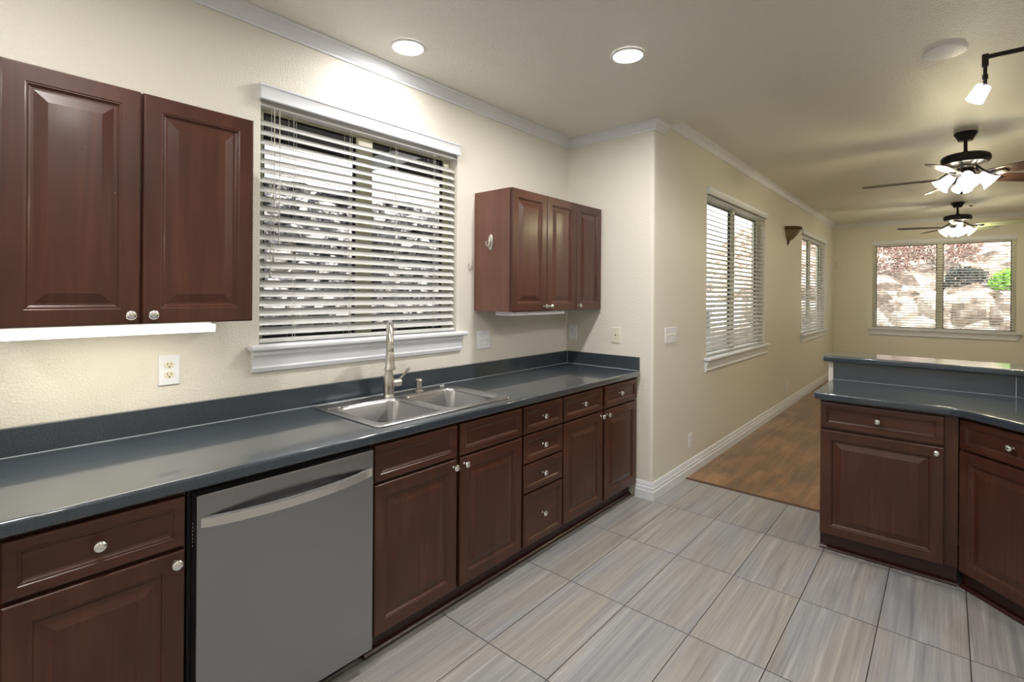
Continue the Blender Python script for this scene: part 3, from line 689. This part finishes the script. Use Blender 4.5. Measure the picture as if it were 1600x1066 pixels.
b = BM(); lathe(b, [(0.0055, 0), (0.005, 0.002), (0.0001, 0.0022)], 14, Matrix.Translation((0, -0.006, -0.001)) @ Matrix.Rotation(R(90), 4, 'X')); obj('jack', b, 'black', o)
toggles(plate_base('white four gang switch plate on the long wall beside the bullnose corner', 'light_switch', 'switch', mw(3.655, 1.160), 0.208), (-0.069, -0.023, 0.023, 0.069))
receptacles(plate_base('low white outlet on the long wall under the nearer window', 'wall_outlet', 'outlet', mw(4.06, 0.275), 0.074), 'plate')
receptacles(plate_base('low outlet on the long wall, nearer one of the far pair', 'wall_outlet', 'outlet', mw(6.87, 0.285), 0.074, m='plate_i'), 'plate_i')
receptacles(plate_base('low white outlet on the long wall, farther one of the far pair', 'wall_outlet', 'outlet', mw(7.32, 0.285), 0.074), 'plate')
b = BM(); box(b, -0.04, 0.04, -0.028, 0, -0.06, 0.06, .006); th_ = obj('motion_sensor', b, 'plate_i', smooth=35); th_.location = (0.83, F_-0.0005, 2.045); tag(th_, 'small beige sensor box on the end wall near the corner', 'sensor')

# ------------------------------------------------------------------ wall sconce
sc_ = thing('wall_sconce', 'bronze half bowl wall sconce between the long wall windows', 'sconce', (W, 7.33, 2.24))
def halfbowl(prof, y_s=1.0):
    b = BM(); n = 20; rings = []
    for r, z in prof: rings.append([b.verts.new((max(r, .001)*math.cos(R(-90+180*i/n)), y_s*max(r, .001)*math.sin(R(-90+180*i/n)), z)) for i in range(n+1)])
    for A, B2 in zip(rings, rings[1:]):
        for i in range(n): b.faces.new((A[i], A[i+1], B2[i+1], B2[i]))
    for i in range(len(rings)-1): b.faces.new((rings[i][0], rings[i+1][0], rings[i+1][-1], rings[i][-1]))
    b.faces.new(rings[0]); b.faces.new(list(reversed(rings[-1])))
    bmesh.ops.recalc_face_normals(b, faces=b.faces); return b
obj('rim', halfbowl([(0.150, 0.085), (0.168, 0.10), (0.165, 0.125), (0.15, 0.128)]), mat('aged_bronze', (0.10, 0.062, 0.035), 0.5, 0.3), sc_, smooth=40)
obj('bowl', halfbowl([(0.02, -0.055), (0.06, -0.035), (0.11, 0.02), (0.14, 0.065), (0.150, 0.084)]), mat('amber_glass', (0.22, 0.16, 0.085), 0.4), sc_, smooth=40)
obj('finial', halfbowl([(0.004, -0.115), (0.016, -0.085), (0.028, -0.07), (0.024, -0.056)]), bpy.data.materials['aged_bronze'], sc_, smooth=40)

# ------------------------------------------------------------------ recessed lights
canm = emis('lit_lens', (1.0, 0.98, 0.95), 6.0)
lens_tr = mat('can_trim', (0.85, 0.85, 0.84), 0.4)
def can(x, y, z, label, power=1.0):
    root = thing('recessed_light', label, 'light', (x, y, z))
    b = BM(); lathe(b, [(0.088, -0.001), (0.090, -0.004), (0.086, -0.008), (0.076, -0.009), (0.074, -0.006), (0.074, -0.001)], 40, cap=False); obj('trim_ring', b, lens_tr, root, smooth=35)
    b = BM(); lathe(b, [(0.0745, -0.0015), (0.0745, -0.005), (0.06, -0.007), (0.0001, -0.0075)], 40); obj('lens', b, canm, root, smooth=35)
    l = bpy.data.lights.new('can_lamp', 'AREA'); l.shape = 'DISK'; l.size = 0.14; l.energy = CAN_W*power; l.color = CAN_COL
    lo = bpy.data.objects.new('can_lamp', l); COL.objects.link(lo); lo.parent = root; lo.location = (0, 0, -0.010)
can(0.266, 1.557, CZ, 'lit round recessed ceiling light nearer the wall, above the kitchen window', 0.42)
can(1.07, 2.345, CZ, 'lit round recessed ceiling light to the right, out in the ceiling', 1.6)
can(1.07, 0.20, CZ, 'added fill light above the middle of the kitchen, out of view', 1.1)  # this and the next three: unseen lamps added to brighten the kitchen
can(2.9, 0.6, CZ, 'added fill light on the right side of the kitchen, out of view', 1.1)
can(2.2, -1.2, CZ, 'added fill light on the ceiling behind the camera, out of view', 1.1)
can(0.45, -0.9, CZ, 'added fill light over the left end of the worktop, out of view', 0.8)
b = BM(); lathe(b, [(0.088, 0), (0.088, -0.006), (0.082, -0.012), (0.06, -0.014), (0.0001, -0.0145)], 40)
cpv = obj('ceiling_cover_plate', b, lens_tr, smooth=35, loc=(2.31, 3.335, CZ)); tag(cpv, 'plain round white cover plate on the ceiling beside the track light', 'cover plate')
for s in (-0.03, 0.03):
    b = BM(); lathe(b, [(0.003, -0.0145), (0.0025, -0.0155), (0.0001, -0.016)], 8, Matrix.Translation((s, 0, 0))); obj('screw', b, 'nickel', cpv)

# ------------------------------------------------------------------ track light
tl = thing('track_light', 'black ceiling track light with a white glass shade', 'track light', (2.456, 3.28, 2.607))
b = BM(); box(b, -0.005, 1.6, -0.006, 0.006, -0.010, 0.010, .001); obj('rail', b, 'iron', tl)
for x in (0.45, 1.35):
    b = BM(); lathe(b, [(0.007, 0.008), (0.007, 0.085), (0.022, 0.088), (0.022, CZ-2.607)], 12, Matrix.Translation((x, 0, 0))); obj('standoff', b, 'iron', tl)
shm = emis('lit_glass_shade', (1.0, 0.99, 1.0), 2.6)
def head(x, rz):
    b = BM(); box(b, x-0.012, x+0.012, -0.012, 0.012, -0.044, 0.014, .002); k = obj('connector', b, 'iron', tl)
    b = BM(); lathe(b, [(0.0075, -0.044), (0.0075, -0.082), (0.011, -0.083), (0.011, -0.104), (0.0075, -0.105), (0.0075, -0.140)], 14, Matrix.Translation((x, 0, 0))); obj('stem', b, 'iron', tl, smooth=35)
    b = BM(); M4 = Matrix.Translation((x, 0, -0.128)) @ Matrix.Rotation(rz, 4, 'Z') @ Matrix.Rotation(R(28), 4, 'Y')
    lathe(b, [(0.028, -0.008), (0.030, -0.012), (0.033, -0.045), (0.036, -0.082), (0.034, -0.082), (0.031, -0.045), (0.028, -0.016), (0.0001, -0.004)], 4 if False else 24, M4, cap=False)
    obj('shade', b, shm, tl, smooth=35)
    for sx in (-0.029, 0.029):
        b = BM(); lathe(b, [(0.004, 0), (0.0035, 0.003), (0.0001, 0.0035)], 8, M4 @ Matrix.Translation((0, sx, -0.012)) @ Matrix.Rotation(R(90 if sx < 0 else -90), 4, 'X'))
        obj('set_screw', b, 'iron', tl)
    l = bpy.data.lights.new('track_lamp', 'SPOT'); l.energy = 22; l.color = (1, 0.97, 0.93); l.spot_size = R(130); l.spot_blend = 0.5; l.shadow_soft_size = 0.03
    lo = bpy.data.objects.new('track_lamp', l); COL.objects.link(lo); lo.parent = tl
    lo.matrix_local = M4 @ Matrix.Translation((0, 0, -0.095))
head(0.0, 0.0)
head(0.75, 0.9)  # extra head out of view, added for its light and shadows
head(1.35, 2.0)  # second unseen head, also added to light the kitchen

# ------------------------------------------------------------------ ceiling fans
fanshade = emis('lit_fan_shade', (1.0, 0.99, 0.94), 2.5)
blade_m = wood('walnut_blade', 0, (0.03, 0.014, 0.012), (0.05, 0.024, 0.02), (0.075, 0.04, 0.034))
blade_p = mat('pale_blade', (0.42, 0.46, 0.30), 0.4)
def fan(loc, a0, shade0, label, bz, bm_mats):
    root = thing('ceiling_fan', label, 'ceiling fan', loc, group=None)
    D = {}
    b = BM(); lathe(b, [(0.072, 0.0), (0.074, -0.010), (0.070, -0.016), (0.062, -0.030), (0.050, -0.052), (0.046, -0.066), (0.020, -0.069)], 32); obj('canopy', b, 'iron', root, smooth=35)
    b = BM(); lathe(b, [(0.0125, -0.066), (0.0125, -0.145), (0.020, -0.150), (0.021, -0.162), (0.018, -0.168)], 16); obj('downrod', b, 'iron', root, smooth=35)
    b = BM(); lathe(b, [(0.02, -0.160), (0.06, -0.166), (0.125, -0.176), (0.145, -0.186), (0.150, -0.198), (0.150, -0.232), (0.142, -0.244), (0.130, -0.246)], 56)
    mo = obj('motor_housing', b, 'iron', root, smooth=35)
    b = BM()
    for k in range(60):
        a = 2*PI*k/60; obox(b, (0.1505*math.cos(a), 0.1505*math.sin(a), -0.215), (Vector((math.cos(a), math.sin(a), 0)), Vector((-math.sin(a), math.cos(a), 0)), Vector((0, 0, 1))), (0.0022, 0.003, 0.016))
    obj('ribbed_band', b, 'black', mo)
    b = BM(); lathe(b, [(0.131, -0.246), (0.110, -0.258), (0.07, -0.270), (0.05, -0.276), (0.05, -0.285)], 40); obj('lower_plate', b, 'nickel', root, smooth=35)
    b = BM(); lathe(b, [(0.052, -0.284), (0.056, -0.292), (0.056, -0.335), (0.050, -0.344), (0.03, -0.350), (0.0001, -0.351)], 28); obj('switch_housing', b, 'iron', root, smooth=35)
    for k in range(5):
        a = R(a0+72*k); er = Vector((math.cos(a), math.sin(a), 0)); et = Vector((-math.sin(a), math.cos(a), 0)); pt = R(-16)
        ch = et*math.cos(pt)+Vector((0, 0, 1))*math.sin(pt); nn = er.cross(ch).normalized()
        b = BM(); c0 = Vector((0, 0, bz)); t = BM()
        outl = []
        for i in range(15):
            r = 0.18+0.50*i/14; hw_ = 0.050+0.020*math.sin(PI*min(1, (r-0.18)/0.40)*0.5)
            if r > 0.62: hw_ *= math.sqrt(max(0.02, 1-((r-0.62)/0.062)**2))
            outl.append((r, hw_))
        pts_ = [(r, h_) for r, h_ in outl] + [(r, -h_) for r, h_ in reversed(outl)]
        lo = [b.verts.new(c0+er*r+ch*h_-nn*0.003) for r, h_ in pts_]; hi = [b.verts.new(c0+er*r+ch*h_+nn*0.003) for r, h_ in pts_]
        nP = len(pts_)
        for i in range(nP): b.faces.new((lo[i], lo[(i+1) % nP], hi[(i+1) % nP], hi[i]))
        b.faces.new(list(reversed(lo))); b.faces.new(hi); bmesh.ops.recalc_face_normals(b, faces=b.faces)
        bl = obj('blade', b, bm_mats[k], root)
        b = BM(); zz = -0.278-bz
        tube(b, [c0+er*0.075+Vector((0, 0, zz)), c0+er*0.12+Vector((0, 0, zz*0.55-0.01)), c0+er*0.17-nn*0.007, c0+er*0.24-nn*0.007], [0.009, 0.008, 0.009, 0.006], 8)
        obox(b, c0+er*0.235-nn*0.0065, (er, ch, nn), (0.045, 0.024, 0.003), .002)
        obj('blade_iron', b, 'iron', bl, smooth=40)
    for k in range(4):
        a = R(shade0+90*k); er = Vector((math.cos(a), math.sin(a), 0)); ax = (er*0.72+Vector((0, 0, -0.69))).normalized()
        base = Vector((0, 0, -0.325))+er*0.060
        M4 = Matrix.Translation(base) @ ax.to_track_quat('Z', 'Y').to_matrix().to_4x4()
        b = BM(); lathe(b, [(0.012, -0.02), (0.014, 0.0), (0.024, 0.010), (0.027, 0.036), (0.024, 0.040)], 20, M4); ar = obj('lamp_holder', b, 'nickel', root, smooth=40)
        b = BM(); lathe(b, [(0.028, 0.028), (0.036, 0.045), (0.040, 0.070), (0.042, 0.090), (0.052, 0.115), (0.068, 0.135), (0.065, 0.136), (0.049, 0.117), (0.038, 0.091), (0.034, 0.05)], 28, M4, cap=False)
        obj('shade', b, fanshade, ar, smooth=60)
        l = bpy.data.lights.new('fan_bulb', 'POINT'); l.energy = FAN_W; l.color = FAN_COL; l.shadow_soft_size = 0.035
        lo = bpy.data.objects.new('fan_bulb', l); COL.objects.link(lo); lo.parent = root; lo.location = base+ax*0.150
    for sx, ln in ((0.034, 0.225), (-0.022, 0.12)):
        b = BM(); tube(b, [(sx, -0.02, -0.345), (sx, -0.02, -0.350-ln)], 0.0011, 5); cc = obj('pull_chain', b, 'nickel', root)
        b = BM(); lathe(b, [(0.001, 0.008), (0.006, 0.0), (0.0105, -0.010), (0.008, -0.018), (0.001, -0.021)], 12, Matrix.Translation((sx, -0.02, -0.352-ln))); obj('pull_knob', b, 'iron', cc, smooth=50)
    return root
fan((2.43, 5.4, CZ2), 110, 186, 'bronze ceiling fan with walnut blades, the nearer of the two fans', -0.355, [blade_m]*5)
fan((2.43, 9.3, CZ2), 52, 190, 'bronze ceiling fan in front of the end wall window, the farther of the two fans', -0.335, [blade_p, blade_m, blade_m, blade_m, blade_p])

# ------------------------------------------------------------------ outside
def stone_wall(name, label, origin, xdir, w, h, cell, depth, m, seed, sub=0.05, jag=0.0):
    rnd = random.Random(seed); seeds = []
    nx, nz = int(w/cell)+2, int(h/cell)+2
    for i in range(-1, nx):
        for k in range(-1, nz): seeds.append((i, k, (i+0.5+0.5*(k % 2)+rnd.uniform(-.3, .3))*cell, (k+0.5+rnd.uniform(-.3, .3))*cell, rnd.uniform(0, 1)))
    grid = {}
    for s in seeds: grid.setdefault((s[0], s[1]), s)
    gx, gz = int(w/sub), int(h/sub); bm = BM(); V = []
    for k in range(gz+1):
        row = []
        for i in range(gx+1):
            x, z = i*sub, k*sub; ci, ck = int(x/cell), int(z/cell); ds = []
            for a in (-2, -1, 0, 1, 2):
                for c_ in (-2, -1, 0, 1, 2):
                    s = grid.get((ci+a, ck+c_))
                    if s: ds.append((math.hypot(x-s[2], z-s[3]), s[4]))
            ds.sort(); e = min(1, (ds[1][0]-ds[0][0])/(cell*0.45)); d = depth*(0.35+0.65*ds[0][1])*math.sqrt(e)
            d += jag*noise.noise(Vector((x*9, z*9, seed)))
            row.append(bm.verts.new((x, -d, z)))
        V.append(row)
    for k in range(gz):
        for i in range(gx): bm.faces.new((V[k][i], V[k][i+1], V[k+1][i+1], V[k+1][i]))
    # body behind the stones
    Bk = 0.35
    box(bm, 0, gx*sub, 0.002, Bk, 0, gz*sub)
    o = obj(name, bm, m); o.matrix_world = frame_mat(origin, xdir)
    return tag(o, label, 'stone wall')
lava = stone_mat('lava_rock', 11.0, [(0.38, (0.02, 0.02, 0.025)), (0.48, (0.08, 0.08, 0.095)), (0.56, (0.20, 0.195, 0.20)), (0.64, (0.62, 0.60, 0.58))], 0.6)
boul = stone_mat('pale_boulder', 2.2, [(0.30, (0.26, 0.20, 0.15)), (0.45, (0.52, 0.44, 0.37)), (0.60, (0.74, 0.66, 0.57)), (0.75, (0.88, 0.83, 0.75))])
stone_wall('stone_wall', 'grey broken rock wall outside the kitchen window', (-1.62, -0.8, -0.15), (0, 1, 0), 5.4, 2.50, 0.22, 0.13, lava, 3, 0.045, 0.05)
stone_wall('stone_wall', 'pale boulder retaining wall outside the end wall window', (-1.5, F_+2.2, -0.15), (1, 0, 0), 9.0, 1.75, 0.55, 0.22, boul, 5, 0.06, 0.03)
b = BM(); box(b, -7, -0.15, -6, F_+16, -0.30, -0.16); box(b, -0.15, XR+5, F_+0.15, F_+16, -0.30, -0.16); struct('ground', b, stone_mat('dry_ground', 1.5, [(0.3, (0.25, 0.2, 0.15)), (0.7, (0.5, 0.44, 0.36))]))
# eave over the kitchen window
b = BM(); box(b, -0.78, -0.151, YB, J+0.4, 2.40, 2.52); box(b, -0.82, -0.781, YB, J+0.4, 2.36, 2.56); struct('trim_4', b, mat('dark_eave', (0.05, 0.048, 0.045), 0.7))
b = BM(); 
for k in range(2): box(b, -0.76, -0.16, 0.75+k*1.22, 0.80+k*1.22, 2.32, 2.399)
struct('trim_5', b, 'trim')
# hillside with brush behind the boulder wall
b = BM(); nx, ny = 50, 20; V = []
for j in range(ny+1):
    V.append([b.verts.new((-4+14*i/nx, F_+2.5+8*j/ny, 1.45+0.42*8*j/ny*0.8+0.35*noise.noise(Vector((i*0.35, j*0.35, 2))))) for i in range(nx+1)])
for j in range(ny):
    for i in range(nx): b.faces.new((V[j][i], V[j][i+1], V[j+1][i+1], V[j+1][i]))
struct('hillside', b, stone_mat('dry_slope', 3, [(0.3, (0.10, 0.07, 0.05)), (0.5, (0.35, 0.26, 0.2)), (0.7, (0.7, 0.6, 0.5))]))
def shrub(loc, r, m, label, n, seed, tw=0.05):
    rnd = random.Random(seed); root = thing('shrub', label, 'shrub', loc)
    b = BM()
    for k in range(n):
        th, ph = rnd.uniform(0, 2*PI), math.acos(rnd.uniform(-0.5, 1)); rr = r*rnd.uniform(0.55, 1.0)
        c_ = Vector((rr*math.sin(ph)*math.cos(th), rr*math.sin(ph)*math.sin(th)*0.8, r*0.7+rr*math.cos(ph)*0.8))
        q = Vector((rnd.gauss(0, 1), rnd.gauss(0, 1), rnd.gauss(0, 1))).normalized(); q2 = q.orthogonal().normalized()
        v = [c_+q*tw, c_+q2*tw*0.4, c_-q*tw, c_-q2*tw*0.4]; b.faces.new([b.verts.new(x) for x in v])
    obj('foliage', b, m, root)
    b = BM()
    for k in range(6):
        a = 2*PI*k/6; tube(b, [(0, 0, 0), (r*0.3*math.cos(a), r*0.3*math.sin(a), r*0.5), (r*0.6*math.cos(a), r*0.6*math.sin(a), r*1.0)], [0.02, 0.014, 0.006], 6)
    obj('stem', b, 'cord', root)
green = mat('bright_leaf', (0.25, 0.55, 0.05), 0.5); brown = mat('dry_leaf', (0.22, 0.12, 0.09), 0.7); dark = mat('dark_leaf', (0.04, 0.045, 0.035), 0.7)
shrub((3.3, F_+2.8, 1.5), 0.36, green, 'bright green shrub above the boulder wall outside the end window', 900, 1)
shrub((2.62, F_+3.3, 1.55), 0.40, dark, 'dark leafy shrub above the boulder wall, outside the end window middle', 700, 2)
shrub((1.0, F_+3.9, 1.75), 0.8, brown, 'reddish brown dry shrub outside the left half of the end window', 1100, 4)
shrub((2.2, F_+4.6, 2.0), 0.75, brown, 'reddish brown dry shrub on the slope behind the dark shrub', 1100, 5)
# pale neighbouring house with sloping white rafters, and a low louvred fence in front of it
nh = thing('neighbour_house', 'pale plastered house beyond the fence outside the long wall windows', 'house', (-3.6, 4.6, -0.16))
b = BM(); box(b, -0.2, 0, 0, 9.5, 0, 3.4); obj('wall', b, mat('pale_plaster', (0.72, 0.74, 0.73), 0.8), nh)
for k in range(12):
    b = BM(); a = R(28); c = Vector((0.06, 0.5+0.8*k, 2.2)); obox(b, c, (Vector((1, 0, 0)), Vector((0, math.cos(a), math.sin(a))), Vector((0, -math.sin(a), math.cos(a)))), (0.04, 0.75, 0.03)); obj('rafter', b, 'trim', nh)
fe = thing('louvred_fence', 'low grey louvred fence outside the long wall windows', 'fence', (-1.9, 4.8, -0.16), 0)
gf = mat('grey_fence', (0.30, 0.31, 0.32), 0.7)
b = BM()
for k in range(10): obox(b, (0, 3.6, 0.15+0.12*k), (Vector((0, 1, 0)), Vector((math.cos(R(35)), 0, math.sin(R(35)))), Vector((-math.sin(R(35)), 0, math.cos(R(35))))), (3.5, 0.055, 0.006))
obj('louvres', b, gf, fe)
for k in range(6):
    b = BM(); box(b, -0.04, 0.04, 0.1+1.4*k-0.04, 0.1+1.4*k+0.04, 0, 1.32); obj('post', b, gf, fe)
